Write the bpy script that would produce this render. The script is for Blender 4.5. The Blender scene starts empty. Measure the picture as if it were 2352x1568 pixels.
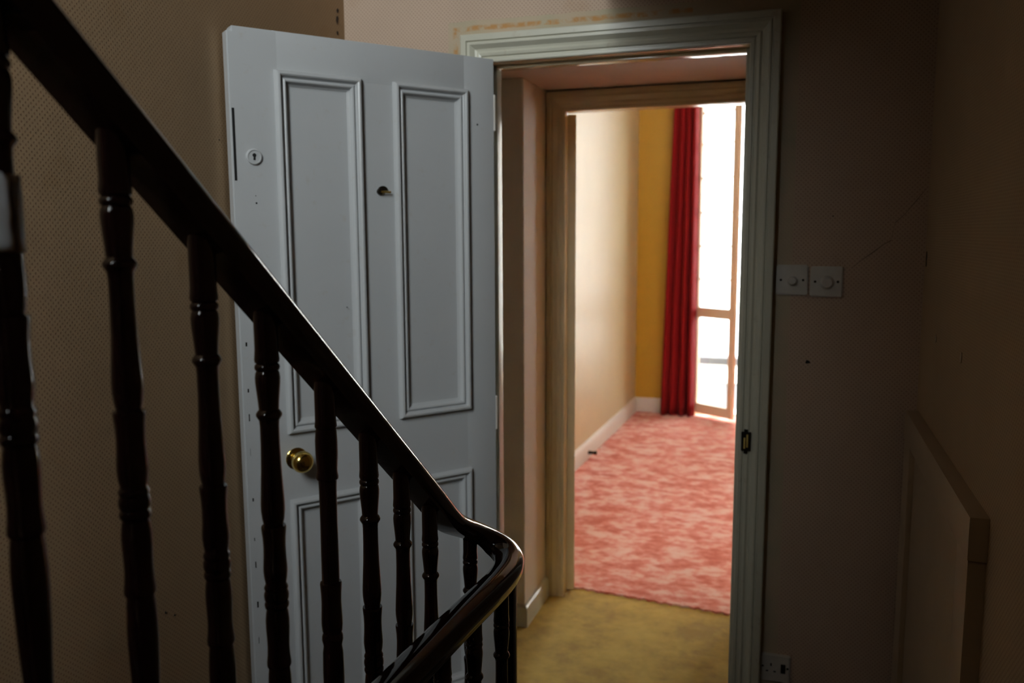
import bpy, bmesh, math, random
from mathutils import Vector, Matrix
random.seed(7)
S = bpy.context.scene
COL = S.collection

# ------------------------------------------------------------------ camera
CAM_POS = Vector((0.9288, -2.5516, 1.6564))
YAW, PITCH, ROLL, FPX = 0.3236, -0.1269, -0.0045, 1948.1
cd = bpy.data.cameras.new('camera')
cam = bpy.data.objects.new('camera', cd); COL.objects.link(cam)
_fw = Vector((-math.sin(YAW)*math.cos(PITCH), math.cos(YAW)*math.cos(PITCH), math.sin(PITCH)))
_rt = Vector((math.cos(YAW), math.sin(YAW), 0)); _up = _rt.cross(_fw)
_r = _rt*math.cos(ROLL) + _up*math.sin(ROLL); _u = _up*math.cos(ROLL) - _rt*math.sin(ROLL)
M = Matrix.Identity(4)
for i in range(3):
    M[i][0] = _r[i]; M[i][1] = _u[i]; M[i][2] = -_fw[i]; M[i][3] = CAM_POS[i]
cam.matrix_world = M
cd.sensor_width = 36.0; cd.sensor_fit = 'HORIZONTAL'
cd.lens = FPX/2352*36.0
cd.clip_start = 0.05
cd.dof.use_dof = True; cd.dof.focus_distance = 1.55; cd.dof.aperture_fstop = 4.0
S.camera = cam

# ------------------------------------------------------------------ sky, daylight portals, exposure
SKY = 25.5
w = bpy.data.worlds.new('overcast_sky'); S.world = w; w.use_nodes = True
w.node_tree.nodes['Background'].inputs[0].default_value = (0.955, 0.985, 1.02, 1)
w.node_tree.nodes['Background'].inputs[1].default_value = SKY
def portal(name, loc, rot, sx, sy):
    l = bpy.data.lights.new(name, 'AREA'); l.shape = 'RECTANGLE'; l.size = sx; l.size_y = sy
    l.cycles.is_portal = True
    o = bpy.data.objects.new(name, l); COL.objects.link(o); o.location = loc; o.rotation_euler = rot
    return o
STW = (-0.28, 0.52, 2.45, 4.60, -3.75)      # stair window: x0, x1, z0, z1, wall y
portal('stair_window_portal', ((STW[0]+STW[1])/2, STW[4]-0.10, (STW[2]+STW[3])/2), (math.pi/2, 0, 0), STW[1]-STW[0], STW[3]-STW[2])
portal('room_window_portal', (0.49, 5.50, 1.53), (-math.pi/2, 0, 0), 0.92, 3.05)
portal('second_window_portal', (2.20, 5.50, 1.80), (-math.pi/2, 0, 0), 0.96, 2.5)
vs = S.view_settings
vs.view_transform = 'Standard'; vs.look = 'None'; vs.exposure = 0.0; vs.gamma = 1.0; vs.use_curve_mapping = False

# ------------------------------------------------------------------ helpers
def tag(o, label=None, cat=None, group=None, kind=None):
    if label: o['label'] = label
    if cat: o['category'] = cat
    if group: o['group'] = group
    if kind: o['kind'] = kind
    return o
def empty(name, loc=(0, 0, 0), rz=0.0):
    o = bpy.data.objects.new(name, None); COL.objects.link(o)
    o.location = loc; o.rotation_euler = (0, 0, rz); o.empty_display_size = 0.05
    return o
def link(name, me, mat, parent=None):
    if mat and not me.materials: me.materials.append(mat)
    o = bpy.data.objects.new(name, me); COL.objects.link(o)
    if parent: o.parent = parent
    return o
def finish(bm, name, smooth=None):
    bmesh.ops.recalc_face_normals(bm, faces=bm.faces)
    me = bpy.data.meshes.new(name); bm.to_mesh(me); bm.free()
    if smooth:
        for p in me.polygons: p.use_smooth = True
        me.set_sharp_from_angle(angle=math.radians(smooth))
    return me
def add_box(bm, a, b):
    x0, y0, z0 = [min(p, q) for p, q in zip(a, b)]; x1, y1, z1 = [max(p, q) for p, q in zip(a, b)]
    v = [bm.verts.new(c) for c in ((x0,y0,z0),(x1,y0,z0),(x1,y1,z0),(x0,y1,z0),(x0,y0,z1),(x1,y0,z1),(x1,y1,z1),(x0,y1,z1))]
    for f in ((0,3,2,1),(4,5,6,7),(0,1,5,4),(1,2,6,5),(2,3,7,6),(3,0,4,7)): bm.faces.new([v[i] for i in f])
def box(name, a, b, mat, parent=None, bev=0.0, seg=2):
    bm = bmesh.new(); add_box(bm, a, b)
    if bev: bmesh.ops.bevel(bm, geom=bm.edges[:], offset=bev, segments=seg, affect='EDGES', profile=0.6)
    return link(name, finish(bm, name, 40 if bev else None), mat, parent)
def boxes(name, lst, mat, parent=None):
    bm = bmesh.new()
    for a, b in lst: add_box(bm, a, b)
    return link(name, finish(bm, name), mat, parent)
def lathe_mesh(name, prof, seg=24, smooth=35, axis='z', caps=True):
    """prof: list of (r, h)"""
    bm = bmesh.new(); rings = []
    for r, h in prof:
        ring = []
        for k in range(seg):
            a = 2*math.pi*k/seg; c, s = r*math.cos(a), r*math.sin(a)
            ring.append(bm.verts.new((c, s, h) if axis == 'z' else (c, h, s)))
        rings.append(ring)
    for q in range(len(rings)-1):
        for k in range(seg):
            bm.faces.new((rings[q][k], rings[q][(k+1) % seg], rings[q+1][(k+1) % seg], rings[q+1][k]))
    if caps:
        bm.faces.new(rings[0]); bm.faces.new(rings[-1])
    return finish(bm, name, smooth)
def sweep_mesh(name, path, prof, frames, smooth=35, closed=True, caps=True):
    """prof (a,b) points laid on frames (s,n) at each path point"""
    bm = bmesh.new(); rings = []
    for P, (s, n) in zip(path, frames):
        rings.append([bm.verts.new(P + s*a + n*b) for a, b in prof])
    m = len(prof); lim = m if closed else m-1
    for q in range(len(rings)-1):
        for k in range(lim):
            bm.faces.new((rings[q][k], rings[q][(k+1) % m], rings[q+1][(k+1) % m], rings[q+1][k]))
    if caps and closed:
        bm.faces.new(rings[0]); bm.faces.new(rings[-1])
    return finish(bm, name, smooth)
def mitred(name, A, B, mA, mB, prof, inward, out, smooth=30):
    """one straight length of moulding from A to B; prof (t, d): t runs along inward, d along out; mA / mB shift along the
    run per unit t so that corners meet in a mitre"""
    run = (B-A).normalized()
    bm = bmesh.new()
    r0 = [bm.verts.new(A + inward*t + out*d + run*(mA*t)) for t, d in prof]
    r1 = [bm.verts.new(B + inward*t + out*d - run*(mB*t)) for t, d in prof]
    m = len(prof)
    for k in range(m):
        bm.faces.new((r0[k], r0[(k+1) % m], r1[(k+1) % m], r1[k]))
    bm.faces.new(r0); bm.faces.new(r1)
    return finish(bm, name, smooth)
X, Y, Z = Vector((1,0,0)), Vector((0,1,0)), Vector((0,0,1))

# ------------------------------------------------------------------ materials
def mat(name):
    m = bpy.data.materials.new(name); m.use_nodes = True
    nt = m.node_tree; return m, nt, nt.nodes['Principled BSDF']
def N(nt, t, **kw):
    n = nt.nodes.new(t)
    for k, v in kw.items(): setattr(n, k, v)
    return n
def math_(nt, op, a, b=None, clamp=False):
    n = nt.nodes.new('ShaderNodeMath'); n.operation = op; n.use_clamp = clamp
    for i, v in enumerate((a, b)):
        if v is None: continue
        if isinstance(v, (int, float)): n.inputs[i].default_value = v
        else: nt.links.new(v, n.inputs[i])
    return n.outputs[0]
def mix(nt, fac, a, b, blend='MIX'):
    n = nt.nodes.new('ShaderNodeMix'); n.data_type = 'RGBA'; n.blend_type = blend
    for s, v in ((n.inputs[0], fac), (n.inputs[6], a), (n.inputs[7], b)):
        if isinstance(v, (int, float)): s.default_value = v
        elif isinstance(v, tuple): s.default_value = (*v, 1) if len(v) == 3 else v
        else: nt.links.new(v, s)
    return n.outputs[2]
def coords(nt, scale=(1, 1, 1)):
    g = N(nt, 'ShaderNodeNewGeometry'); mp = N(nt, 'ShaderNodeMapping'); mp.inputs['Scale'].default_value = scale
    nt.links.new(g.outputs['Position'], mp.inputs[0]); return mp.outputs[0]
def ocoords(nt, scale=(1, 1, 1)):
    g = N(nt, 'ShaderNodeTexCoord'); mp = N(nt, 'ShaderNodeMapping'); mp.inputs['Scale'].default_value = scale
    nt.links.new(g.outputs['Object'], mp.inputs[0]); return mp.outputs[0]
def noise(nt, vec, scale, detail=3, rough=0.55):
    n = N(nt, 'ShaderNodeTexNoise'); n.inputs['Scale'].default_value = scale
    n.inputs['Detail'].default_value = detail; n.inputs['Roughness'].default_value = rough
    nt.links.new(vec, n.inputs['Vector']); return n.outputs['Fac']
def ramp(nt, fac, lo, hi):
    n = N(nt, 'ShaderNodeMapRange'); n.inputs[1].default_value = lo; n.inputs[2].default_value = hi
    nt.links.new(fac, n.inputs[0]); return n.outputs[0]
def bump(nt, b, h, strength, dist=0.002):
    n = N(nt, 'ShaderNodeBump'); n.inputs['Strength'].default_value = strength; n.inputs['Distance'].default_value = dist
    nt.links.new(h, n.inputs['Height']); nt.links.new(n.outputs[0], b.inputs['Normal'])
def paint(name, col, rough=0.35, vary=0.06, bmp=0.15, dirt=None, scale=5.0, coat=0.0):
    m, nt, b = mat(name); v = ocoords(nt)
    f = noise(nt, v, scale, 5)
    c = mix(nt, ramp(nt, f, 0.3, 0.7), tuple(x*(1-vary) for x in col), tuple(min(1, x*(1+vary)) for x in col))
    if dirt:
        f2 = noise(nt, v, 23, 4, 0.7)
        c = mix(nt, math_(nt, 'MULTIPLY', ramp(nt, f2, 0.60, 0.78), 0.5), c, dirt)
    nt.links.new(c, b.inputs['Base Color']); b.inputs['Roughness'].default_value = rough
    if coat: b.inputs['Coat Weight'].default_value = coat; b.inputs['Coat Roughness'].default_value = 0.06
    bump(nt, b, noise(nt, v, 60, 3), bmp, 0.001)
    return m
def plain(name, col, rough=0.5, metal=0.0):
    m, nt, b = mat(name)
    f = noise(nt, ocoords(nt), 40, 2)
    nt.links.new(mix(nt, f, tuple(x*0.9 for x in col), tuple(min(1, x*1.08) for x in col)), b.inputs['Base Color'])
    b.inputs['Roughness'].default_value = rough; b.inputs['Metallic'].default_value = metal
    return m
def wallpaper(name, ax, base, dot, pitch=0.0125, border=None):
    """small diamond-set spots; ax is the horizontal world axis of the wall. border = casing outline (x0, x1, ztop)"""
    m, nt, b = mat(name)
    v = coords(nt); sp = N(nt, 'ShaderNodeSeparateXYZ'); nt.links.new(v, sp.inputs[0])
    h = sp.outputs[ax]; z = sp.outputs[2]
    k = 2*math.pi/(2*pitch)
    u1 = math_(nt, 'MULTIPLY', math_(nt, 'ADD', h, z), k); u2 = math_(nt, 'MULTIPLY', math_(nt, 'SUBTRACT', h, z), k)
    s = math_(nt, 'MULTIPLY', math_(nt, 'ABSOLUTE', math_(nt, 'SINE', u1)), math_(nt, 'ABSOLUTE', math_(nt, 'SINE', u2)))
    d = ramp(nt, s, 0.62, 0.86)
    lat = ramp(nt, math_(nt, 'ABSOLUTE', math_(nt, 'SINE', u1)), 0.12, 0.0)
    big = noise(nt, v, 2.2, 4)
    ground = mix(nt, ramp(nt, big, 0.3, 0.72), tuple(x*0.86 for x in base), base)
    # damp stains and scuffs
    st = ramp(nt, noise(nt, v, 5.5, 5, 0.6), 0.64, 0.78)
    ground = mix(nt, math_(nt, 'MULTIPLY', st, 0.45), ground, tuple(x*y for x, y in zip(base, (0.72, 0.60, 0.42))))
    c = mix(nt, math_(nt, 'MULTIPLY', d, 0.62), ground, dot)
    c = mix(nt, math_(nt, 'MULTIPLY', lat, 0.35), c, tuple(min(1, x*1.12) for x in base))
    if border:
        x0, x1, zt = border
        bw = 0.050
        wob = math_(nt, 'MULTIPLY', math_(nt, 'SUBTRACT', noise(nt, v, 14, 3), 0.5), 0.012)
        dx = math_(nt, 'MAXIMUM', math_(nt, 'SUBTRACT', x0, h), math_(nt, 'SUBTRACT', h, x1))
        dz = math_(nt, 'SUBTRACT', z, zt)
        dist = math_(nt, 'ADD', math_(nt, 'MAXIMUM', dx, dz), wob)
        band = math_(nt, 'LESS_THAN', dist, bw)
        bare = mix(nt, ramp(nt, noise(nt, v, 9, 4), 0.35, 0.65), (0.46, 0.40, 0.28), (0.54, 0.42, 0.30))
        line = math_(nt, 'SUBTRACT', 1.0, ramp(nt, math_(nt, 'ABSOLUTE', math_(nt, 'SUBTRACT', dist, 0.027)), 0.004, 0.010), clamp=True)
        patch = math_(nt, 'MULTIPLY', ramp(nt, noise(nt, v, 26, 4, 0.7), 0.40, 0.56), math_(nt, 'LESS_THAN', h, 0.62))
        bare = mix(nt, math_(nt, 'MULTIPLY', line, patch), bare, (0.50, 0.27, 0.10))
        c = mix(nt, band, c, bare)
    nt.links.new(c, b.inputs['Base Color']); b.inputs['Roughness'].default_value = 0.75
    b.inputs['Specular IOR Level'].default_value = 0.25
    hgt = math_(nt, 'ADD', math_(nt, 'MULTIPLY', d, -0.5), math_(nt, 'MULTIPLY', noise(nt, v, 18, 4), 1.2))
    bump(nt, b, hgt, 0.35, 0.0015)
    return m
def carpet(name, a, bcol, ccol, scale, stretch=(1, 1, 1), fleck=0.25):
    m, nt, b = mat(name); v = coords(nt, stretch)
    n1 = noise(nt, v, scale, 5, 0.6); n2 = noise(nt, v, scale*3.1, 4, 0.65)
    f = math_(nt, 'ADD', math_(nt, 'MULTIPLY', n1, 0.6), math_(nt, 'MULTIPLY', n2, 0.4))
    c = mix(nt, ramp(nt, f, 0.40, 0.50), a, bcol); c = mix(nt, ramp(nt, f, 0.50, 0.585), c, ccol)
    fine = noise(nt, coords(nt), 260, 3, 0.8)
    c = mix(nt, fleck, c, mix(nt, fine, (0, 0, 0), (1, 1, 1)), 'OVERLAY')
    nt.links.new(c, b.inputs['Base Color']); b.inputs['Roughness'].default_value = 0.95
    b.inputs['Specular IOR Level'].default_value = 0.1
    b.inputs['Sheen Weight'].default_value = 0.25
    bump(nt, b, math_(nt, 'ADD', fine, math_(nt, 'MULTIPLY', n2, 2)), 0.7, 0.004)
    return m
def wood(name, a, bcol, rough=0.16):
    m, nt, b = mat(name); v = ocoords(nt, (30, 30, 3))
    f = noise(nt, v, 3.0, 6, 0.7)
    nt.links.new(mix(nt, ramp(nt, f, 0.35, 0.7), a, bcol), b.inputs['Base Color'])
    b.inputs['Roughness'].default_value = rough; b.inputs['Specular IOR Level'].default_value = 0.4
    b.inputs['Coat Weight'].default_value = 0.08; b.inputs['Coat Roughness'].default_value = 0.05
    bump(nt, b, noise(nt, ocoords(nt), 55, 4, 0.7), 0.12, 0.0006)
    return m
def glass(name):
    m = bpy.data.materials.new(name); m.use_nodes = True; nt = m.node_tree
    nt.nodes.remove(nt.nodes['Principled BSDF'])
    t = N(nt, 'ShaderNodeBsdfTransparent'); t.inputs[0].default_value = (0.93, 0.95, 0.94, 1)
    g = N(nt, 'ShaderNodeBsdfGlossy'); g.inputs['Roughness'].default_value = 0.02
    fr = N(nt, 'ShaderNodeFresnel'); fr.inputs[0].default_value = 1.45
    mx = N(nt, 'ShaderNodeMixShader')
    nt.links.new(fr.outputs[0], mx.inputs[0]); nt.links.new(t.outputs[0], mx.inputs[1]); nt.links.new(g.outputs[0], mx.inputs[2])
    nt.links.new(mx.outputs[0], nt.nodes['Material Output'].inputs[0])
    return m

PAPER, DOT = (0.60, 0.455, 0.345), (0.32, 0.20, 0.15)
PAPER2, DOT2 = (0.48, 0.335, 0.195), (0.255, 0.145, 0.085)  # side-wall copy of the front paper: yellowed, and darkened in place of shade
M_PAPER_X = wallpaper('spotted_wallpaper_front', 0, PAPER, DOT, border=(-0.0868, 0.8639, 2.2613))
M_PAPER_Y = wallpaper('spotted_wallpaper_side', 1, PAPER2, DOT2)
M_KHAKI = paint('khaki_gloss', (0.74, 0.68, 0.57), 0.35, 0.06, 0.1)
M_LOBBY = paint('faded_lobby_paper', (0.68, 0.61, 0.53), 0.6, 0.04, 0.2)
M_PINK = paint('faded_pink_paper', (0.56, 0.46, 0.385), 0.6, 0.05, 0.2)
M_YELLOW_LIT = paint('yellow_emulsion_lit', (0.56, 0.475, 0.275), 0.38, 0.03, 0.1)  # room yellow with the window light painted in as a paler tone
M_CUP = paint('brown_cupboard_paint', (0.42, 0.31, 0.20), 0.4, 0.06)
M_YELLOW_SHADED = paint('yellow_emulsion_shaded', (0.56, 0.33, 0.025), 0.42, 0.03, 0.1)  # same room yellow, backlit shade painted in as deep amber
M_DIMCEIL = paint('bounce_cutting_dark_ceiling', (0.15, 0.115, 0.085), 0.8, 0.06)  # dark tone added so unseen ceilings bounce less light onto the landing
M_DARKCARPET = carpet('brown_landing_carpet', (0.05, 0.034, 0.022), (0.075, 0.05, 0.03), (0.09, 0.062, 0.038), 5.0)  # brown kept dark on the unseen floor to cut bounced light
M_CEIL = paint('ceiling_white', (0.62, 0.58, 0.50), 0.7, 0.03)
M_DOOR = paint('white_gloss_door', (0.525, 0.54, 0.55), 0.30, 0.03, 0.12, dirt=(0.46, 0.42, 0.36), scale=3.0)
M_CASING = paint('cream_gloss_casing', (0.57, 0.56, 0.46), 0.28, 0.05, 0.15, dirt=(0.36, 0.28, 0.2))
M_INNER = paint('old_cream_gloss', (0.82, 0.68, 0.44), 0.13, 0.05, 0.08)
M_SKIRT = paint('white_skirting', (0.70, 0.66, 0.60), 0.35, 0.03)
M_WINFRAME = paint('window_frame_paint', (0.80, 0.62, 0.45), 0.4, 0.03)  # brown frame paled, daylight glow put into the paint colour
M_REVEAL = paint('white_reveal', (0.75, 0.75, 0.74), 0.5, 0.02)
M_RED = carpet('red_mottled_carpet', (0.62, 0.10, 0.045), (0.82, 0.275, 0.20), (0.92, 0.56, 0.48), 7.0, (0.85, 1.2, 1), 0.25)
M_GOLD = carpet('gold_worn_carpet', (0.47, 0.29, 0.045), (0.62, 0.405, 0.065), (0.70, 0.475, 0.085), 4.0, (1, 1, 1), 0.35)
M_RAIL = wood('dark_varnished_mahogany', (0.007, 0.0028, 0.0024), (0.018, 0.006, 0.0048), 0.08)
M_STEP = wood('dark_stained_treads', (0.05, 0.028, 0.018), (0.09, 0.05, 0.03), 0.35)
M_BRASS = plain('polished_brass', (0.72, 0.52, 0.14), 0.16, 1.0)
M_LIP = plain('worn_brass', (0.80, 0.62, 0.20), 0.42, 0.6)
M_DARKMETAL = plain('dark_bronze', (0.022, 0.016, 0.010), 0.45, 0.6)
M_BLACK = plain('black_void', (0.006, 0.006, 0.006), 0.8)
M_SWITCH = plain('white_plastic', (0.60, 0.58, 0.54), 0.22)
M_CLOTH = paint('white_cloth', (0.68, 0.69, 0.71), 0.85, 0.06, 0.5)
M_TAPE = paint('brown_tape', (0.11, 0.065, 0.035), 0.4, 0.1)
M_GLASS = glass('clear_glass')
M_STONE = paint('pale_stone', (0.55, 0.54, 0.53), 0.8, 0.05)
M_GREY = paint('grey_paving', (0.050, 0.048, 0.051), 0.8, 0.1)
M_RENDER = paint('white_render', (0.80, 0.79, 0.76), 0.8, 0.02)
M_CONCRETE = plain('crack_dark', (0.05, 0.035, 0.025), 0.9)
# red curtain cloth
def curtain_mat():
    m, nt, b = mat('red_curtain_cloth'); v = ocoords(nt, (1, 1, 0.15))
    f = noise(nt, v, 20, 4)
    nt.links.new(mix(nt, f, (0.20, 0.003, 0.005), (0.30, 0.006, 0.008)), b.inputs['Base Color'])
    b.inputs['Roughness'].default_value = 0.8; b.inputs['Sheen Weight'].default_value = 0.04; b.inputs['Specular IOR Level'].default_value = 0.2
    bump(nt, b, noise(nt, ocoords(nt), 400, 2), 0.2, 0.001)
    return m
M_CURTAIN = curtain_mat()

def struct(o, label, cat): return tag(o, label, cat, kind='structure')

# ------------------------------------------------------------------ landing shell
XL, XR = -0.505, 1.26          # landing side walls
YW = 0.012                     # face of the door wall
W0, W1, ZH = 0.0, 0.782, 2.180 # main doorway
YF = 5.17
TW = 0.115                     # door wall thickness at the lining
YB = STW[4]                    # back wall of the stair
ZTOP = 4.7

struct(box('floor_landing', (XL, YB, -0.12), (XR, YW, 0.0), M_DARKCARPET), 'dark brown carpet on the landing, unseen and darkened to cut bounced light', 'carpet')
struct(boxes('floor', [((-1.2, YW, -0.12), (1.5, 1.30, 0.0)), ((-0.75, 1.30, -0.12), (3.6, YF+.02, 0.0))], M_GOLD),
       'worn gold carpet in the lobby beyond the open door', 'carpet')
struct(boxes('wall_front', [((-1.25, YW, 0), (W0-0.012, TW, ZTOP)), ((W1+0.012, YW, 0), (1.5, TW, ZTOP)), ((W0-0.012, YW, ZH+0.012), (W1+0.012, TW, ZTOP))], M_PAPER_X),
       'wall with faded spotted wallpaper around the open doorway', 'wall')
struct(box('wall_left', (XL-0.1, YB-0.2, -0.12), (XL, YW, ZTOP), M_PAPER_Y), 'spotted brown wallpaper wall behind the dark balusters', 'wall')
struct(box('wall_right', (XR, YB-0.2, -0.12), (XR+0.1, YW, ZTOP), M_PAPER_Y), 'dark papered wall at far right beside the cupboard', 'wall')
x0, x1, z0, z1, _ = STW
struct(boxes('wall_back', [((XL-0.1, YB-0.2, -0.12), (x0, YB, ZTOP)), ((x1, YB-0.2, -0.12), (XR+0.1, YB, ZTOP)), ((x0, YB-0.2, -0.12), (x1, YB, z0)), ((x0, YB-0.2, z1), (x1, YB, ZTOP))], M_PAPER_X),
       'papered wall with a tall window at the head of the stairs', 'wall')
struct(box('ceiling', (XL-0.1, YB-0.2, ZTOP), (XR+0.1, TW, ZTOP+0.1), M_DIMCEIL), 'plain ceiling high over the stairwell', 'ceiling')
struct(boxes('shade_block_corridor', [((0.36, -2.45, 2.40), (XR, YW, ZTOP)), ((0.36, YB, 1.93), (XR, -2.47, 2.06)), ((0.36, -2.47, 1.93), (XR, -2.45, 2.40))], M_DIMCEIL), 'unseen block over the corridor, added to shade the right-hand walls', 'ceiling')  # unseen blocker, shaped to keep stair light off the right side
# stair window
sw = struct(empty('window_3', (0, YB-0.12, z0)), 'tall sash window lighting the stairs', 'window')
def swp(n, a, b, m=M_CASING): return box(n, (a[0], a[1], a[2]), (b[0], b[1], b[2]), m, sw)
hgt = z1-z0
swp('stile', (x0, -.03, 0), (x0+.05, .03, hgt)); swp('stile', (x1-.05, -.03, 0), (x1, .03, hgt))
swp('rail', (x0, -.03, 0), (x1, .03, .07)); swp('rail', (x0, -.03, hgt-.05), (x1, .03, hgt)); swp('rail', (x0, -.03, hgt/2-.03), (x1, .03, hgt/2+.03))
swp('pane', (x0+.05, -.003, .07), (x1-.05, .003, hgt/2-.03), M_GLASS); swp('pane', (x0+.05, -.003, hgt/2+.03), (x1-.05, .003, hgt-.05), M_GLASS)

# cracks, nail holes and scuffs in the papered walls
def crack(name, pts, wid, axis, parent):
    bm = bmesh.new(); prev = None
    for i, p in enumerate(pts):
        ww = wid*(0.5+random.random())*(0.4 if i in (0, len(pts)-1) else 1)
        P = Vector(p)
        a, b_ = bm.verts.new(P+Z*ww*.5), bm.verts.new(P-Z*ww*.5)
        o = Vector((0, 0.0015, 0)) if axis == 1 else Vector((0.0015, 0, 0))
        c, d = bm.verts.new(P+o+Z*ww*.4), bm.verts.new(P+o-Z*ww*.4)
        if prev:
            bm.faces.new((prev[0], prev[1], b_, a)); bm.faces.new((prev[0], a, c, prev[2])); bm.faces.new((prev[1], prev[3], d, b_))
        prev = (a, b_, c, d)
    return link(name, finish(bm, name), M_CONCRETE, parent)
wf = bpy.data.objects['wall_front']; wr = bpy.data.objects['wall_right']
crack('crack', [(1.075, YW-.0008, 1.556), (1.10, YW-.0008, 1.578), (1.128, YW-.0008, 1.600), (1.155, YW-.0008, 1.622), (1.172, YW-.0008, 1.632), (1.180, YW-.0008, 1.680), (1.205, YW-.0008, 1.705), (1.232, YW-.0008, 1.742), (1.256, YW-.0008, 1.775)], .0022, 1, wf)
def blot(name, c, r, n, parent, m=M_BLACK, sq=1.0):
    bm = bmesh.new(); vs_ = []
    a, b_ = (X, Z) if abs(n.y) > .5 else (Y, Z)
    for k in range(12):
        t = 2*math.pi*k/12; rr = r*(0.75+0.5*random.random())
        vs_.append(bm.verts.new(Vector(c)+n*.0008+a*math.cos(t)*rr*sq+b_*math.sin(t)*rr))
    back = [bm.verts.new(v.co-n*.004) for v in vs_]
    bm.faces.new(vs_)
    for k in range(12): bm.faces.new((vs_[k], vs_[(k+1) % 12], back[(k+1) % 12], back[k]))
    return link(name, finish(bm, name), m, parent)
blot('nail_hole', (0.968, YW, 1.285), .005, -Y, wf, sq=1.4)
blot('nail_hole', (1.020, YW, 1.700), .002, -Y, wf)
blot('paper_tear', (XR-.001, -0.02, 1.59), .012, -X, wr, sq=.35)
blot('paper_tear', (XR-.001, -0.02, 1.57), .008, -X, wr, sq=.35)
blot('scuff', (XR-.001, -0.26, 1.395), .008, -X, wr, M_CUP, sq=.8)
blot('scuff', (XR-.001, -0.60, 1.395), .011, -X, wr, M_CUP, sq=.8)
wl = bpy.data.objects['wall_left']
for yy, zz, rr in ((-1.02, 1.07, .0035), (-1.05, 1.02, .002), (-.95, .74, .003), (-.92, .72, .0025), (-.66, 1.9, .002), (-0.035, 2.34, .012), (-0.03, 2.37, .008), (-.035, 2.30, .006)):
    blot('paper_tear' if rr > .005 else 'nail_hole', (XL+.0005, yy, zz), rr, X, wl, M_CONCRETE if rr > .005 else M_BLACK, sq=.7)

# ------------------------------------------------------------------ main doorway: lining and architrave
trim = struct(empty('trim_1', (0, 0, 0)), 'cream moulded architrave and lining of the open doorway', 'door frame')
ARCH = [(0, 0.004), (0, -.012), (.003, -.014), (.011, -.014), (.013, -.010), (.016, -.010), (.019, -.016), (.027, -.018), (.033, -.014),
        (.040, -.016), (.048, -.026), (.052, -.030), (.057, -.030), (.059, -.025), (.062, -.025), (.064, -.032), (.080, -.032), (.083, -.030), (.0835, .012), (.0, .012)]
def arch(parent, xa, xb, zt, yf, out, prof, wl_=1.0, z0=0.0):
    P = [(t*wl_, -d if out.y < 0 else -d) for t, d in prof]
    # t outward from the opening, d toward the viewer
    a = mitred('architrave_leg', Vector((xa, yf, z0)), Vector((xa, yf, zt)), 0, -1, P, -X, out); link('architrave_leg', a, M_, parent)
    a = mitred('architrave_leg', Vector((xb, yf, z0)), Vector((xb, yf, zt)), 0, -1, P, X, out); link('architrave_leg', a, M_, parent)
    a = mitred('architrave_head', Vector((xa, yf, zt)), Vector((xb, yf, zt)), -1, -1, P, Z, out); link('architrave_head', a, M_, parent)
M_ = M_CASING
arch(trim, W0, W1, ZH, 0.004, -Y, ARCH)
box('jamb', (W0-.014, 0.0, 0), (W0+.001, TW+.004, ZH+.001), M_CASING, trim, .001)
box('jamb', (W1-.001, 0.0, 0), (W1+.014, TW+.004, ZH+.001), M_CASING, trim, .001)
box('head_lining', (W0-.014, 0.0, ZH-.001), (W1+.014, TW+.004, ZH+.014), M_INNER, trim, .001)
box('door_stop', (W0+.001, .045, 0), (W0+.012, .085, ZH-.001), M_CASING, trim, .001)
box('door_stop', (W1-.012, .045, 0), (W1-.001, .085, ZH-.001), M_CASING, trim, .001)
box('door_stop', (W0+.012, .045, ZH-.012), (W1-.012, .085, ZH-.001), M_INNER, trim, .001)
# latch keep on the right jamb
kp = tag(empty('latch_keep', (0.8045, -.011, 1.044)), 'small dark latch keep with brass lips on right door casing', 'latch keep')
bm = bmesh.new(); add_box(bm, (-.0135, -.006, -.036), (.0135, .010, .036)); bmesh.ops.bevel(bm, geom=[e for e in bm.edges if abs(e.verts[0].co.y-e.verts[1].co.y) > .005], offset=.008, segments=4, affect='EDGES')
link('plate', finish(bm, 'plate', 40), M_DARKMETAL, kp)
box('brass_lip', (-.0065, -.011, -.021), (-.0012, -.005, .012), M_LIP, kp, .0015)
box('brass_lip', (.0012, -.011, -.017), (.0065, -.005, .022), M_LIP, kp, .0015)

# ------------------------------------------------------------------ the open panelled door
dr = struct(empty('door_1', (0.0267, -0.0276, 0.0), math.atan2(-0.79347, -0.60861)), 'white four-panel door standing open against the left wall', 'door')
DL, DZ0, DZ1, DT = 0.8057, 0.012, 2.184, 0.036
pa = [(0.0954, 0.3431), (0.4409, 0.6869)]; UP = (1.107, 2.0856); LO = (0.20, 0.920)
IN = 0.030     # panel edge hidden under the moulding
def dbox(n, a0, a1, za, zb, y0=-DT, y1=0.0, m=M_DOOR, bev=.0025): return box(n, (a0, y0, za), (a1, y1, zb), m, dr, bev)
g = .0
dbox('stile', 0, pa[0][0]+.012, DZ0, DZ1); 
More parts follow.
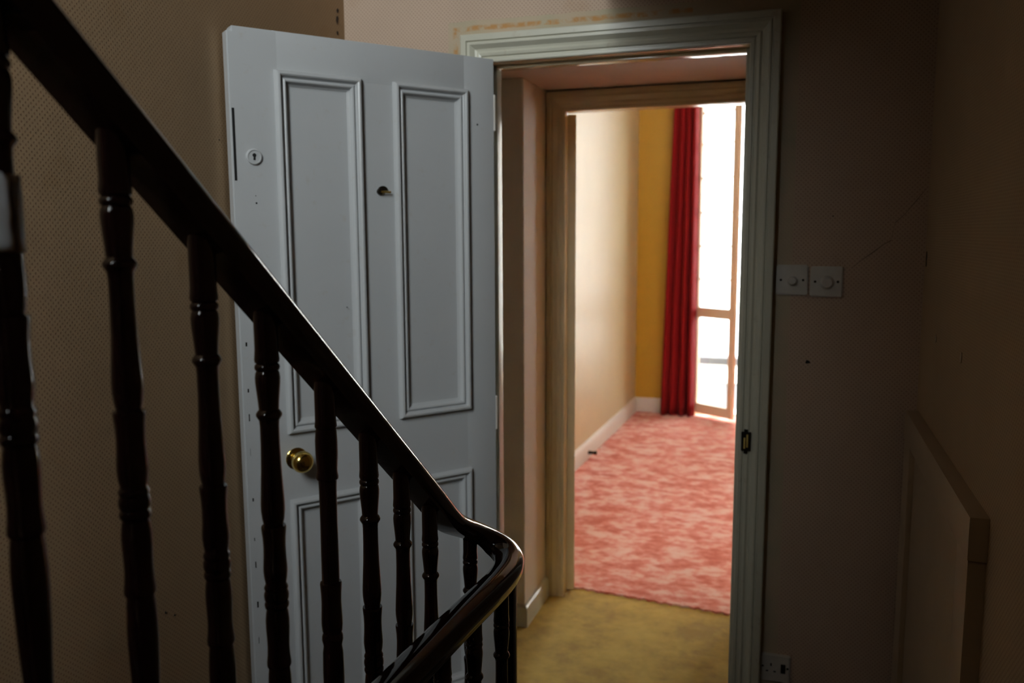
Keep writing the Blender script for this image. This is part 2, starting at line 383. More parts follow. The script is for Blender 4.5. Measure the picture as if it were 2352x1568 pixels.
# lock stile has a worn rounded top corner
bm = bmesh.new(); add_box(bm, (pa[1][1]-.012, -DT, DZ0), (DL, 0, DZ1))
es = [e for e in bm.edges if all(abs(v.co.x-DL) < 1e-6 and abs(v.co.z-DZ1) < 1e-6 for v in e.verts)]
bmesh.ops.bevel(bm, geom=es, offset=.012, segments=4, affect='EDGES')
bmesh.ops.bevel(bm, geom=[e for e in bm.edges if e.calc_face_angle(0) > .8], offset=.003, segments=2, affect='EDGES')
link('stile', finish(bm, 'stile', 40), M_DOOR, dr)
dbox('muntin', pa[0][1]-.012, pa[1][0]+.012, DZ0+.1, DZ1-.05, -DT+.0005, -.0003, bev=.0)
dbox('top_rail', pa[0][0], pa[1][1], UP[1]-.012, DZ1, -DT+.0003, -.0002, bev=.0015)
dbox('lock_rail', pa[0][0], pa[1][1], LO[1]-.012, UP[0]+.012, -DT+.0003, -.0002, bev=0)
dbox('bottom_rail', pa[0][0], pa[1][1], DZ0, LO[0]+.012, -DT+.0003, -.0002, bev=.0015)
BOL = [(0, 0), (.0015, .009), (.006, .0155), (.011, .0165), (.0145, .014), (.0165, .007), (.0195, .004), (.0215, .0065), (.0255, .0085), (.029, .0075), (.031, .003), (.033, -.004), (.040, -.0075), (.040, -.010), (0, -.010)]
for (a0, a1) in pa:
    for (za, zb) in (UP, LO):
        dbox('panel', a0+.008, a1-.008, za+.008, zb-.008, -DT+.010, -.008, bev=0)
        mo = empty('panel_moulding'); mo.parent = dr
        for nm, A, B, inn in (('moulding_length', (a0, 0, za), (a1, 0, za), Z), ('moulding_length', (a1, 0, zb), (a0, 0, zb), -Z),
                              ('moulding_length', (a0, 0, zb), (a0, 0, za), X), ('moulding_length', (a1, 0, za), (a1, 0, zb), -X)):
            link(nm, mitred(nm, Vector(A), Vector(B), 1, 1, BOL, inn, Y, 28), M_DOOR, mo)
# knob with rose
kn = empty('knob', (0.664, 0, 1.036)); kn.parent = dr; kn.scale = (1.12, 1.05, 1.12)
link('rose', lathe_mesh('rose', [(.0005, 0), (.027, 0), (.0275, .003), (.024, .006), (.012, .008), (.0105, .012), (.0100, .024), (.012, .027)], 32, 35, 'y'), M_BRASS, kn)
link('knob_ball', lathe_mesh('knob_ball', [(.011, .026), (.0165, .028), (.0225, .033), (.0262, .040), (.0272, .047), (.0258, .054), (.0215, .061), (.0150, .0655), (.0075, .0680), (.0008, .0686)], 40, 60, 'y'), M_BRASS, kn)
# knob on the far face
link('far_knob', lathe_mesh('far_knob', [(.0005, -DT-.03), (.018, -DT-.028), (.022, -DT-.02), (.014, -DT-.008), (.026, -DT-.003), (.026, -DT)], 24, 40, 'y'), M_BRASS, kn)
# keyhole disc
ke = empty('keyhole_cover', (0.748, 0, 1.8575)); ke.parent = dr
link('disc', lathe_mesh('disc', [(.0005, 0), (.0205, 0), (.0205, .004), (.0190, .006), (.0165, .0065), (.0160, .0050), (.0005, .0050)], 32, 30, 'y'), M_DOOR, ke)
link('keyhole', lathe_mesh('keyhole', [(.0003, .0048), (.0050, .0048), (.0050, .0058), (.0003, .0058)], 20, 30, 'y'), M_BLACK, ke).location = (0, 0, .004)
bm = bmesh.new(); vv = [bm.verts.new(p) for p in ((-.0018, .0057, .004), (.0018, .0057, .004), (.0028, .0057, -.0085), (-.0028, .0057, -.0085), (-.0018, .0047, .004), (.0018, .0047, .004), (.0028, .0047, -.0085), (-.0028, .0047, -.0085))]
for f in ((0,1,2,3),(4,5,6,7),(0,1,5,4),(1,2,6,5),(2,3,7,6),(3,0,4,7)): bm.faces.new([vv[i] for i in f])
link('keyhole_slot', finish(bm, 'keyhole_slot'), M_BLACK, ke)
# worn lock slot along the leading edge
dbox('lock_slot', DL-.0120, DL-.0055, 1.795, 1.979, -.0045, .0006, M_BLACK, 0)
dbox('edge_lock_plate', DL-.001, DL+.0004, .93, 1.13, -DT+.007, -.007, M_DOOR, 0)
# small spy-hole hook
hk = empty('viewer_hook', (0.391, 0, 1.776)); hk.parent = dr; hk.scale = (1.15, 1.3, 1.15)
link('peg_ring', lathe_mesh('peg_ring', [(.0003, 0), (.008, 0), (.008, .004), (.0065, .007), (.0003, .007)], 20, 35, 'y'), M_DARKMETAL, hk)
bm = bmesh.new(); n = 14; top = []
for k in range(n+1):
    t = math.pi*k/n; top.append((-.004+.0125*math.cos(t)-.004, .0035+.0105*math.sin(t)))
fr_ = [bm.verts.new((p[0], .0045, p[1])) for p in top]; bk = [bm.verts.new((p[0], .0, p[1])) for p in top]
bm.faces.new(fr_)
for k in range(n): bm.faces.new((fr_[k], fr_[k+1], bk[k+1], bk[k]))
bm.faces.new((fr_[0], fr_[-1], bk[-1], bk[0]))
link('flap', finish(bm, 'flap'), M_DARKMETAL, hk)
pin = link('pin', lathe_mesh('pin', [(.0003, 0), (.0025, 0), (.0025, .026), (.0003, .027)], 12, 35, 'z'), M_BRASS, hk); pin.rotation_euler = (0, -math.pi/2, 0); pin.location = (0, .008, -.001)
for a, zz, r in ((.746, 1.738, .0026), (.747, 1.757, .0014), (.060, 1.985, .003), (.5, 1.45, .0015)):
    o = link('screw_hole', lathe_mesh('screw_hole', [(.0003, -.002), (r, -.002), (r, .0003), (.0003, .0003)], 12, 30, 'y'), M_BLACK, dr); o.location = (a, 0, zz)
# chipped paint along the leading edge, low down
for k in range(9):
    zz = 1.36-.105*k+random.uniform(-.02, .02); hh = random.uniform(.006, .02)
    dbox('paint_chip', DL-.017+random.uniform(-.002, .002), DL-.0145, zz, zz+hh, -.001, .0004, M_DARKMETAL, 0)
# hinges
for zz in (2.02, 1.08, .24):
    hg = empty('hinge', (0, 0, zz)); hg.parent = dr
    link('knuckle', lathe_mesh('knuckle', [(.0005, -.05), (.0045, -.05), (.0045, .05), (.0005, .05)], 14, 35), M_SKIRT, hg).location = (-.003, -.004, 0)
    link('finial', lathe_mesh('finial', [(.0005, .05), (.005, .05), (.0055, .054), (.004, .059), (.0005, .060)], 14, 35), M_SKIRT, hg).location = (-.003, -.004, 0)

# ------------------------------------------------------------------ lobby between the two doorways
YI = 1.062          # face of the inner wall
XP = -0.117         # lobby left wall
struct(box('wall_lobby_return', (-1.2, .717, 0), (XP-.004, .725, 2.262), M_KHAKI), 'narrow shaded face of the lobby return, left of the pink paper', 'wall')
struct(boxes('wall_lobby_left', [((-1.2, .7195, 0), (XP, 1.12, 2.262)), ((-1.25, TW, 0), (-1.2, 1.12, 2.262))], M_LOBBY), 'faded pink return wall inside the lobby beside the inner casing', 'wall')
struct(box('wall_lobby_right', (1.45, TW, 0), (1.5, 1.12, 2.262), M_PINK), 'pink lobby wall hidden behind the right casing', 'wall')
struct(box('ceiling_lobby', (-1.25, TW, 2.260), (1.5, 1.12, 2.45), M_PINK), 'low pink ceiling of the lobby beyond the doorway', 'ceiling')
SK = [(0, 0), (.018, 0), (.018, .070), (.015, .078), (.016, .083), (.010, .090), (0, .092)]
def skirting(name, A, B, out, prof, m, parent, mA=0, mB=0):
    A, B = Vector(A), Vector(B); run = (B-A).normalized()
    bm = bmesh.new()
    r0 = [bm.verts.new(A+out*d+Z*h-run*(mA*d)) for d, h in prof]; r1 = [bm.verts.new(B+out*d+Z*h+run*(mB*d)) for d, h in prof]
    for k in range(len(prof)): bm.faces.new((r0[k], r0[(k+1) % len(prof)], r1[(k+1) % len(prof)], r1[k]))
    bm.faces.new(r0); bm.faces.new(r1)
    return link(name, finish(bm, name, 25), m, parent)
bl = struct(empty('baseboard_lobby'), 'cream skirting board turning the lobby corner', 'skirting board')
skirting('board', (-1.2, .717, 0), (XP, .717, 0), -Y, SK, M_CASING, bl, 0, 1)
skirting('board', (XP, .717, 0), (XP, 1.05, 0), X, SK, M_CASING, bl, 1, 0)
# landing skirting on the door wall and left wall
SK2 = [(d, h*1.6) for d, h in SK]
bb = struct(empty('baseboard_landing'), 'cream skirting board along the landing walls', 'skirting board')
skirting('board', (0.866, YW, 0), (XR, YW, 0), -Y, SK2, M_CASING, bb); skirting('board', (XL, -.9, 0), (XL, YW, 0), X, SK2, M_CASING, bb); skirting('board', (XL, YW, 0), (-.09, YW, 0), -Y, SK2, M_CASING, bb)

# inner doorway
I0, I1, IZ = -0.033, 0.765, 2.172
struct(boxes('wall_inner', [((-1.25, YI, 0), (I0-.012, 1.12, 3.1)), ((I1+.012, YI, 0), (3.6, 1.12, 3.1)), ((I0-.012, YI, IZ+.012), (I1+.012, 1.12, 3.1))], M_PINK), 'wall holding the inner doorway to the yellow room', 'wall')
tr2 = struct(empty('trim_2'), 'yellowed cream architrave of the inner doorway', 'door frame')
M_ = M_INNER
arch(tr2, I0, I1, IZ, YI-.010, -Y, [(t*.98, d*.6) for t, d in ARCH])
box('jamb', (I0-.013, YI-.012, 0), (I0+.0005, 1.094, IZ), M_INNER, tr2, .001)
box('jamb', (I1-.0005, YI-.012, 0), (I1+.013, 1.122, IZ), M_INNER, tr2, .001)
box('head_lining', (I0-.013, YI-.012, IZ-.0005), (I1+.013, 1.122, IZ+.013), M_INNER, tr2, .001)
# inner door, swung right back into the yellow room: its hinge edge faces the landing
d2 = struct(empty('door_2', (-0.0335, 1.0955, 0.014), math.radians(109)), 'cream inner door swung back, only its edge showing', 'door')
def d2box(n, a0, a1, za, zb, y0=-.036, y1=0.0): return box(n, (a0, y0, za), (a1, y1, zb), M_INNER, d2, .002)
d2box('stile', 0, .11, 0, 2.15); d2box('stile', .66, .77, 0, 2.15)
d2box('rail', .11, .66, 0, .22, -.0355, -.0005); d2box('rail', .11, .66, .88, 1.04, -.0355, -.0005); d2box('rail', .11, .66, 2.03, 2.15, -.0355, -.0005)
d2box('panel', .11, .66, .22, .88, -.026, -.010); d2box('panel', .11, .66, 1.04, 2.03, -.026, -.010)

# ------------------------------------------------------------------ the yellow room
RC = 3.35
bm = bmesh.new()
# red carpet slab with a slightly ragged cut edge in the inner doorway
nx = 60; front = []
for k in range(nx+1):
    x = -.034 + (.766+.034)*k/nx
    front.append((x, 1.152-.075*(x+.034)/.8+.006*math.sin(k*1.7)+random.uniform(-.004, .004)))
ring = [(-.75, 1.125)] + [(-.0345, 1.125)] + front + [(.767, 1.125), (3.6, 1.125), (3.6, YF+.02), (-.75, YF+.02)]
front[0] = (-.034, 1.152)
tp = [bm.verts.new((x, y, .009)) for x, y in ring]; bt = [bm.verts.new((x, y, .0002)) for x, y in ring]
bm.faces.new(tp); bm.faces.new(bt)
for k in range(len(ring)): bm.faces.new((tp[k], tp[(k+1) % len(ring)], bt[(k+1) % len(ring)], bt[k]))
rc = link('floor_room', finish(bm, 'floor_room'), M_RED)
struct(rc, 'mottled red and pink carpet with a ragged edge at the inner doorway', 'carpet')
# left wall, slightly out of square
def prism(name, pts, za, zb, m, parent=None):
    bm = bmesh.new()
    a = [bm.verts.new((x, y, za)) for x, y in pts]; b_ = [bm.verts.new((x, y, zb)) for x, y in pts]
    bm.faces.new(a); bm.faces.new(b_)
    for k in range(len(pts)): bm.faces.new((a[k], a[(k+1) % len(pts)], b_[(k+1) % len(pts)], b_[k]))
    return link(name, finish(bm, name), m, parent)
LWA, LWB = (-.545, 1.12), (-.455, YF)
struct(prism('wall_room_left', [LWA, LWB, (-.60, YF), (-.75, 1.12)], 0, RC, M_YELLOW_LIT), 'yellow side wall of the room, window light put into its pale colour', 'wall')
WX0, WX1, WZ = 0.035, 0.94, 3.05
struct(boxes('wall_room_far', [((-.75, YF, 0), (WX0, YF+.26, RC)), ((WX1, YF, 0), (1.75, YF+.26, RC)), ((2.65, YF, 0), (3.6, YF+.26, RC)), ((WX0, YF, WZ), (WX1, YF+.26, RC)), ((1.75, YF, WZ), (2.65, YF+.26, RC)), ((1.75, YF, 0), (2.65, YF+.26, .55))], M_YELLOW_SHADED),
       'yellow window wall beside the red curtain, shade put into its deep colour', 'wall')
struct(box('wall_room_right', (3.5, 1.12, 0), (3.6, YF, RC), M_YELLOW_SHADED), 'yellow wall on the unseen side of the room', 'wall')
struct(box('ceiling_room', (-.75, 1.1, RC), (3.6, YF+.26, RC+.1), M_CEIL), 'plain ceiling of the yellow room', 'ceiling')
br = struct(empty('baseboard_room'), 'white skirting board along the yellow walls', 'skirting board')
SK3 = [(0, 0), (.018, 0), (.018, .10), (.012, .115), (.008, .128), (0, .132)]
_o = Vector((LWB[1]-LWA[1], -(LWB[0]-LWA[0]), 0)).normalized()
skirting('board', (LWA[0], LWA[1], .01), (LWB[0], LWB[1], .01), _o, SK3, M_SKIRT, br)
skirting('board', (-.455, YF, .01), (WX0, YF, .01), -Y, SK3, M_SKIRT, br)
# door stop on the skirting
ds = tag(link('door_stop_peg', lathe_mesh('door_stop_peg', [(.0005, 0), (.016, 0), (.012, .006), (.010, .045), (.014, .047), (.014, .062), (.0005, .064)], 16, 35, 'z'), M_DARKMETAL), 'small dark door stop on the white skirting of the yellow room', 'door stop')
ds.location = (-.478, 3.40, .055); ds.rotation_euler = (0, math.pi/2, 0)

# french window
w1 = struct(empty('window_1', (0, 0, 0)), 'tall french window with one leaf standing open inwards', 'window')
FY = YF+.10
box('frame_post', (WX0, FY-.03, 0), (WX0+.035, FY+.05, WZ), M_REVEAL, w1, .003); box('frame_post', (WX1-.035, FY-.03, 0), (WX1, FY+.05, WZ), M_REVEAL, w1, .003)
box('frame_head', (WX0, FY-.03, WZ-.05), (WX1, FY+.05, WZ), M_REVEAL, w1, .003)
box('threshold', (WX0, YF+.03, 0.0), (WX1, YF+.26, .028), M_WINFRAME, w1, .004)
def leaf(parent, L, name='leaf'):
    lf = parent
    t = .021
    def lb(n, a0, a1, za, zb, m=M_WINFRAME, tt=t, bev=.003): return box(n, (a0, -tt, za), (a1, tt, zb), m, lf, bev)
    lb('stile', 0, .055, .035, 2.98); lb('stile', L-.055, L, .035, 2.98)
    lb('bottom_rail', .055, L-.055, .035, .125, tt=.020, bev=.002); lb('middle_rail', .055, L-.055, .905, .995, tt=.020, bev=.002); lb('top_rail', .055, L-.055, 2.91, 2.98, tt=.020, bev=.002)
    prev = .995
    for zz in (1.245, 1.536, 1.828, 2.125, 2.415, 2.68):
        lb('glazing_bar', .055, L-.055, zz-.008, zz+.008, tt=.010, bev=.001)
    zs = [.995, 1.245, 1.536, 1.828, 2.125, 2.415, 2.68, 2.91]
    lb('pane', .055, L-.055, .125, .905, M_GLASS, .0015, 0)
    for a, b_ in zip(zs[:-1], zs[1:]): lb('pane', .055, L-.055, a+(.008 if a > 1 else 0), b_-(.008 if b_ < 2.9 else 0), M_GLASS, .0015, 0)
lf1 = struct(empty('window_2', (.068, 5.188, 0), math.atan2(-.2202, .3346)), 'brown-framed window leaf open into the room beside the red curtain', 'window')
leaf(lf1, .450)
lf2 = struct(empty('window_4', (WX1-.036, FY, 0), math.pi), 'closed right-hand leaf of the french window', 'window'); leaf(lf2, .41)
w5 = struct(empty('window_5', (1.75, FY, .55), 0), 'second tall window further along the far wall', 'window')
for a in ((0, .05), (.425, .475), (.85, .90)): box('stile', (a[0], -.03, 0), (a[1], .03, WZ-.55), M_WINFRAME, w5)
for a in ((0, .08), (1.2, 1.26), (2.44, 2.50)): box('rail', (0, -.028, a[0]), (.90, .028, a[1]), M_WINFRAME, w5)
for a in (.05, .475):
    for z_ in ((.08, 1.2), (1.26, 2.44)): box('pane', (a, -.002, z_[0]), (a+.375, .002, z_[1]), M_GLASS, w5)
# red curtain, gathered
ct = empty('red_curtain', (0, 0, 0))
tag(ct, 'long dark red curtain hanging beside the open window', 'curtain')
def curtain_mesh():
    bm = bmesh.new(); nu, nv = 132, 24; rows = []
    for j in range(nv+1):
        v = j/nv; z = .014 + v*3.06
        xl = -.222+(.087)*v**1.1; xr = .088-.012*v
        row = []
        for i in range(nu+1):
            u = i/nu
            ph = u*2*math.pi*4.1 + .45*math.sin(v*2.1+u*5) + .6
            amp = (.050-.012*v)*(0.75+0.35*math.sin(u*9+1))
            x = xl+(xr-xl)*u + .008*math.sin(ph*1.0+.8)
            y = 5.085 + amp*math.sin(ph) + .006*math.sin(v*7+u*11)
            row.append(bm.verts.new((x, y, z)))
        rows.append(row)
    for j in range(nv):
        for i in range(nu): bm.faces.new((rows[j][i], rows[j][i+1], rows[j+1][i+1], rows[j+1][i]))
    return finish(bm, 'cloth', 80)
co = link('cloth', curtain_mesh(), M_CURTAIN, ct); so = co.modifiers.new('thick', 'SOLIDIFY'); so.thickness = .003
box('heading_tape', (-.15, 5.045, 3.06), (.10, 5.125, 3.10), M_CURTAIN, ct, .01)
pl = tag(empty('curtain_pole', (0, 0, 0)), 'curtain pole above the french window', 'curtain pole')
m_ = lathe_mesh('pole', [(.0005, 0), (.014, 0), (.014, 1.9), (.0005, 1.9)], 16); o = link('pole', m_, M_STEP, pl); o.rotation_euler = (0, math.pi/2, 0); o.location = (-.35, 5.085, 3.118)
for xx in (-.3, 1.5): box('bracket', (xx, 5.08, 3.108), (xx+.02, YF, 3.125), M_DARKMETAL, pl)

# outside: terrace, low wall, pale building opposite
struct(box('terrace', (-3, YF+.26, -.25), (5, 7.55, -.10), M_GREY), 'grey paved terrace outside the french window', 'terrace')
pw = tag(empty('parapet_wall', (1, 7.6, -.1)), 'low pale parapet wall outside the window', 'low wall')
box('body', (-4, -.05, 0), (4, .15, .22), M_RENDER, pw); box('coping', (-4, -.08, .22), (4, .18, .30), M_GREY, pw)
struct(box('ground', (-20, 5.6, -3.2), (25, 30, -3.0), M_STONE), 'pale street far below the terrace', 'ground')
bd = tag(empty('pale_building', (0, 11.5, -3)), 'pale rendered building across the street, washed out by daylight', 'building')
box('facade', (-7, 0, 0), (9, 5, 8.2), M_RENDER, bd); box('string_course', (-7, -.06, 3.2), (9, 0, 3.34), M_STONE, bd); box('cornice', (-7, -.25, 8.2), (9, 5, 8.5), M_RENDER, bd)

# ------------------------------------------------------------------ staircase
RISE, GO, Y0 = 0.187, 0.2275, -0.93
st = struct(empty('staircase', (0, 0, 0)), 'dark flight of stairs rising toward the camera behind the balusters', 'staircase')
for k in range(11):
    ya = Y0-GO*k; zt = RISE*(k+1)
    box('tread', (XL+.001, ya-GO-.002, zt-.028), (.335, ya+.022, zt), M_STEP, st, .006)
    box('riser', (XL+.001, ya-.018, zt-RISE), (.325, ya, zt-.028), M_STEP, st)
bm = bmesh.new()
s0 = (Y0, 0.0); pr = []
a = [(Y0+.0, -.0)]
for k in range(11): a += [(Y0-GO*k, RISE*(k+1)-.030), (Y0-GO*(k+1), RISE*(k+1)-.030)]
a += [(Y0-GO*11, RISE*11-.33), (Y0-.36, 0.0)]
q0 = [bm.verts.new((.29, y, z)) for y, z in a]; q1 = [bm.verts.new((.325, y, z)) for y, z in a]
bm.faces.new(q0); bm.faces.new(q1)
for k in range(len(a)): bm.faces.new((q0[k], q0[(k+1) % len(a)], q1[(k+1) % len(a)], q1[k]))
bmesh.ops.triangulate(bm, faces=[f for f in bm.faces if len(f.verts) > 4])
link('outer_string', finish(bm, 'outer_string'), M_STEP, st)
box('half_landing', (XL+.001, YB+.001, RISE*11-.2), (.42, Y0-GO*11-.003, RISE*11), M_STEP, st)

# ------------------------------------------------------------------ balustrade
RX = 0.30
def rail_z(y): return 1.8339-0.8240*(y+1.9624)
bal = tag(empty('stair_balustrade', (RX, -.95, 0)), 'dark varnished handrail sweeping round above turned balusters', 'balustrade')
bal_off = Vector((RX, -.95, 0))
ctrl = [(RX, -3.45), (RX, -3.0), (RX, -2.6), (RX, -2.2), (RX, -1.9624), (RX, -1.7), (RX, -1.49), (RX, -1.30), (RX, -1.16), (RX, -1.07)]
pts = [Vector((x, y, rail_z(y))) for x, y in ctrl]
pts += [Vector(p) for p in ((.304, -1.018, 1.067), (.318, -.978, 1.044), (.342, -.958, 1.025), (.370, -.960, 1.011), (.393, -.982, 1.000), (.406, -1.022, .996), (.411, -1.075, .996),
                            (.410, -1.15, .997), (.404, -1.26, .998), (.396, -1.42, .998), (.390, -1.6, .998), (.388, -1.9, .998), (.388, -2.4, .998), (.388, -3.0, .998))]
def catmull(P, n=10):
    out = []
    for i in range(len(P)-1):
        p0 = P[max(i-1, 0)]; p1 = P[i]; p2 = P[i+1]; p3 = P[min(i+2, len(P)-1)]
        # centripetal-like tangents scaled by segment length
        d = (p2-p1).length
        m1 = (p2-p0)/max((p2-p0).length, 1e-6)*d if i > 0 else (p2-p1)
        m2 = (p3-p1)/max((p3-p1).length, 1e-6)*d if i < len(P)-2 else (p2-p1)
        for k in range(n):
            t = k/n; h00 = 2*t**3-3*t*t+1; h10 = t**3-2*t*t+t; h01 = -2*t**3+3*t*t; h11 = t**3-t*t
            out.append(p1*h00+m1*h10+p2*h01+m2*h11)
    out.append(P[-1]); return out
path = catmull(pts, 8)
frames = []
for i in range(len(path)):
    t = (path[min(i+1, len(path)-1)]-path[max(i-1, 0)]).normalized()
    s = t.cross(Z); s = s.normalized(); frames.append((s, s.cross(t)))
RP = []
for k in range(17):
    t = -0.12*math.pi + k/16*(1.24*math.pi); RP.append((.0300*math.cos(t), .004+.0200*math.sin(t)))
RP += [(-.0280, -.009), (-.0240, -.0130), (-.0230, -.0185), (.0230, -.0185), (.0240, -.0130), (.0280, -.009)]
hr = link('handrail', sweep_mesh('handrail', [p-bal_off for p in path], RP, frames, 50), M_RAIL, bal)

# turned profile: (radius, height relative to the upper ring)
TURN = [(.0146, .140), (.0146, .082), (.0150, .076), (.0156, .070), (.0150, .0665), (.0132, .0650), (.0150, .0630), (.0157, .0600), (.0150, .0570), (.0134, .0555),
        (.0148, .0525), (.0156, .0470), (.0154, .0400), (.0142, .0270), (.0130, .0140), (.0125, .0060), (.0145, .0035), (.0162, .0005), (.0162, -.0020), (.0145, -.0050),
        (.0126, -.0080), (.0120, -.0150), (.0120, -.0400), (.0128, -.0700), (.0142, -.0980), (.0151, -.1180), (.0150, -.1270), (.0140, -.1370), (.0124, -.1450), (.0122, -.1460),
        (.0152, -.1465), (.0158, -.1485), (.0156, -.1520), (.0146, -.1620), (.0141, -.1740), (.0144, -.1880), (.0152, -.2010), (.0153, -.2080), (.0146, -.2160), (.0132, -.2240),
        (.0140, -.2260), (.0152, -.2285), (.0154, -.2305), (.0142, -.2335), (.0155, -.2370), (.0159, -.2410), (.0155, -.2450), (.0142, -.2485), (.0154, -.2510), (.0157, -.2535), (.0150, -.2565), (.0132, -.2590),
        (.0142, -.2640), (.0151, -.2740), (.0151, -.2850), (.0144, -.3000), (.0141, -.3120), (.0146, -.3230), (.0156, -.3320), (.0157, -.3360), (.0150, -.3380), (.0134, -.3390),
        (.0144, -.3500), (.0153, -.3700), (.0153, -.3900), (.0140, -.4300), (.0120, -.4750), (.0112, -.5000), (.0120, -.5040), (.0150, -.5065), (.0155, -.5095), (.0120, -.5130), (.0124, -.5260), (.0150, -.5500), (.0155, -.5700), (.0140, -.5900), (.0148, -.6000), (.0148, -.6200)]
# a replacement spindle of another pattern: plain shaft between two collared swellings
TURN2 = [(.0148, .145), (.0148, .0300), (.0158, .0210), (.0150, .0190), (.0140, .0180), (.0150, .0130), (.0158, .0000), (.0158, -.0200), (.0146, -.0420), (.0150, -.0480), (.0160, -.0530), (.0155, -.0560), (.0132, -.0580),
         (.0126, -.0700), (.0124, -.1200), (.0128, -.1800), (.0128, -.2100), (.0152, -.2108), (.0158, -.2130), (.0148, -.2280), (.0144, -.2420), (.0152, -.2650), (.0154, -.2750), (.0146, -.2850), (.0134, -.2880), (.0152, -.2930), (.0155, -.2990), (.0134, -.3080),
         (.0148, -.3180), (.0155, -.3500), (.0150, -.4000), (.0130, -.4800), (.0120, -.5200), (.0152, -.5300), (.0150, -.5800), (.0148, -.6200)]
def baluster(x, y, zr, zb, prof=TURN, top=None):
    p = [(r, h) for r, h in prof if h > zb-zr+.005]
    if top is not None: p[0] = (p[0][0], top-zr)
    p.append((p[-1][0], zb-zr))
    me = lathe_mesh('baluster', p, 22, 38)
    o = link('baluster', me, M_RAIL, bal); o.location = Vector((x, y, zr))-bal_off
    return o
def tread_z(y): return RISE*(int(math.floor((Y0-y)/GO))+1) if y < Y0 else 0.0
first = [(-2.0105, 1.7361), (-1.8834, 1.6287), (-1.7619, 1.5166), (-1.6480, 1.4305), (-1.5135, None), (-1.3899, 1.2083), (-1.2756, 1.1255), (-1.1616, 1.0236)]
for k, (y, zr) in enumerate(first):
    if zr is None: baluster(RX, y, rail_z(y)-.100, tread_z(y), TURN2, rail_z(y)-.012)
    else: baluster(RX, y, zr, tread_z(y), TURN, rail_z(y)-.012)
for k in range(10):
    y = -2.1240-.1138*k; baluster(RX, y, rail_z(y)-.130+.012*(k % 2), tread_z(y), TURN, rail_z(y)-.012)
baluster(.312, -.990, .925, RISE, TURN, 1.035)
for k, (y, x) in enumerate(((-1.082, .4115), (-1.213, .406), (-1.342, .400), (-1.472, .394), (-1.60, .390), (-1.73, .389), (-1.86, .388), (-1.99, .388), (-2.12, .388), (-2.25, .388), (-2.38, .388))):
    baluster(x, y, .868 if k else .845, 0.0, TURN, .985)
box('square_stay', (.392-RX, -1.022+.95, 0), (.416-RX, -.998+.95, .985), M_RAIL, bal, .002)

# white cloth bound round the nearest baluster
cw = tag(empty('cloth_binding', (RX, -2.0105, 1.64)), 'torn white cloth bound round the leftmost baluster with brown tape', 'cloth')
def wrap(name, r, z0, z1, a0, a1, m, jag, wob):
    bm = bmesh.new(); nu, nv = 30, 10; rows = []
    for j in range(nv+1):
        row = []
        for i in range(nu+1):
            u = i/nu; a = a0+(a1-a0)*u
            zt = z1 + jag*(math.sin(u*17)+.6*math.sin(u*41+1))
            a_ = a + (.22*math.sin(j*1.3)*jag*40 if i in (0, nu) else 0)
            rr = r + wob*math.sin(u*21+j*.7)*.5 + wob*math.sin(j*1.9+u*5)*.5
            row.append(bm.verts.new((rr*math.cos(a_), rr*math.sin(a_), z0+(zt-z0)*j/nv)))
        rows.append(row)
    for j in range(nv):
        for i in range(nu): bm.faces.new((rows[j][i], rows[j][i+1], rows[j+1][i+1], rows[j+1][i]))
    o = link(name, finish(bm, name, 70), m, cw); md = o.modifiers.new('thick', 'SOLIDIFY'); md.thickness = .0012; md.offset = 1
    return o
wrap('tape_sleeve', .0150, .002, .066, 0, 2*math.pi, M_TAPE, .0, .0004)
wrap('white_cloth', .0168, .004, .066, math.radians(120), math.radians(342), M_CLOTH, .003, .0012)

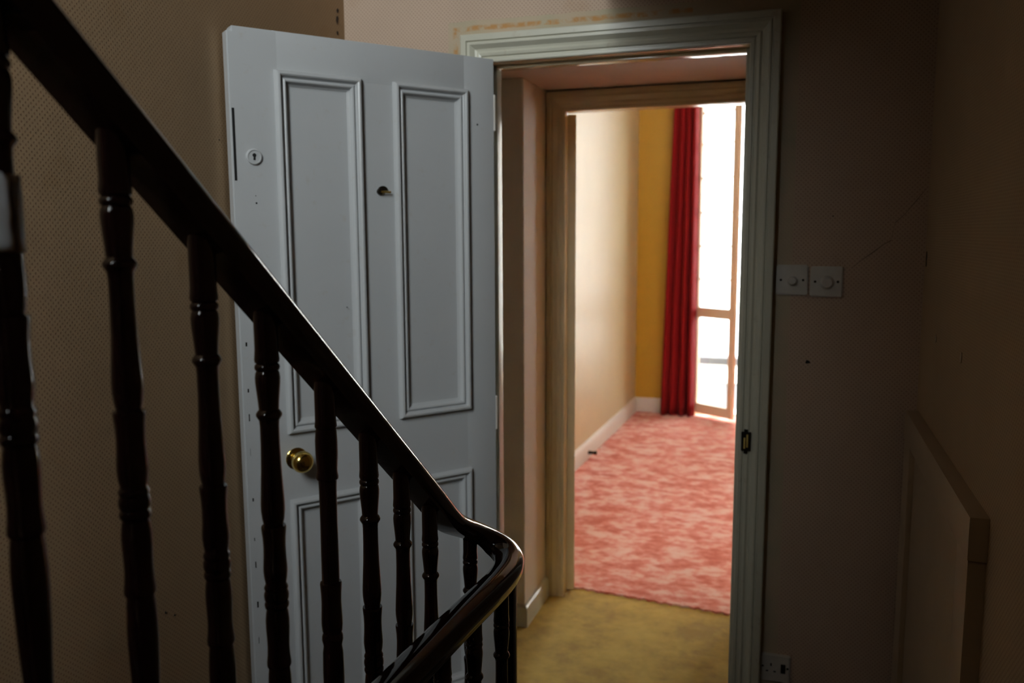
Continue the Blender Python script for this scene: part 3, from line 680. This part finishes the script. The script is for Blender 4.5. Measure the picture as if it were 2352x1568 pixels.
# ------------------------------------------------------------------ switches, socket, cupboard
def dimmer(x, z, kr, kd, label, dull=False):
    o = tag(empty('dimmer_switch', (x+.0431, YW-.0005, z+.0431)), label, 'light switch')
    bm = bmesh.new(); add_box(bm, (-.0431, -.009, -.0431), (.0431, 0, .0431))
    bmesh.ops.bevel(bm, geom=[e for e in bm.edges if not all(abs(v.co.y) < 1e-6 for v in e.verts)], offset=.003, segments=2, affect='EDGES')
    link('plate', finish(bm, 'plate', 40), M_SWITCH, o)
    me = lathe_mesh('knob', [(.0005, -.009), (kr*1.18, -.009), (kr*1.12, -.012), (kr, -.014), (kr*.94, -kd+.003), (kr*.8, -kd), (.0005, -kd-.0008)], 28, 35, 'y')
    link('knob', me, M_SWITCH, o).location = (.001, 0, -.002)
    for s in (-1, 1):
        link('screw', lathe_mesh('screw', [(.0005, -.0088), (.0036, -.0088), (.0036, -.0098), (.0005, -.0096)], 14, 30, 'y'), M_DARKMETAL, o).location = (s*.0302, 0, 0)
    return o
dimmer(.8735, 1.4773, .012, .024, 'white dimmer switch nearest the door casing')
dimmer(.9662, 1.4735, .0165, .022, 'white dimmer switch with larger knob, further from the door')
so_ = tag(empty('wall_socket', (.9095, YW-.0005, .343)), 'white three-pin wall socket low beside the door casing', 'socket')
bm = bmesh.new(); add_box(bm, (-.0431, -.009, -.0431), (.0431, 0, .0431)); bmesh.ops.bevel(bm, geom=[e for e in bm.edges if not all(abs(v.co.y) < 1e-6 for v in e.verts)], offset=.003, segments=2, affect='EDGES')
link('plate', finish(bm, 'plate', 40), M_SWITCH, so_)
for n_, xx, zz, sx, sz in (('pin_slot', -.012, .011, .0022, .0045), ('pin_slot', -.023, -.010, .0036, .0022), ('pin_slot', -.001, -.010, .0036, .0022)):
    box(n_, (xx-sx, -.0098, zz-sz), (xx+sx, -.006, zz+sz), M_BLACK, so_)
for s in (-1, 1): link('screw', lathe_mesh('screw', [(.0005, -.0088), (.0034, -.0088), (.0034, -.0098), (.0005, -.0096)], 14, 30, 'y'), M_DARKMETAL, so_).location = (s*.036, 0, .004)
rk = box('rocker', (.016, -.0125, -.012), (.030, -.008, .016), M_DARKMETAL, so_, .0015)
# low cupboard door in the right wall
cb = struct(empty('door_3', (XR, 0, 0)), 'low painted cupboard door set in the dark right-hand wall', 'door')
box('frame_post', (-.030, -.125, 0), (.02, -.012, 1.085), M_CUP, cb, .004); box('frame_post', (-.030, -.95, 0), (.02, -.845, 1.085), M_CUP, cb, .004)
box('frame_head', (-.032, -.955, 1.085), (.02, -.008, 1.165), M_CUP, cb, .004)
box('door_panel', (-.016, -.842, .02), (.01, -.128, 1.072), M_CUP, cb, .003)
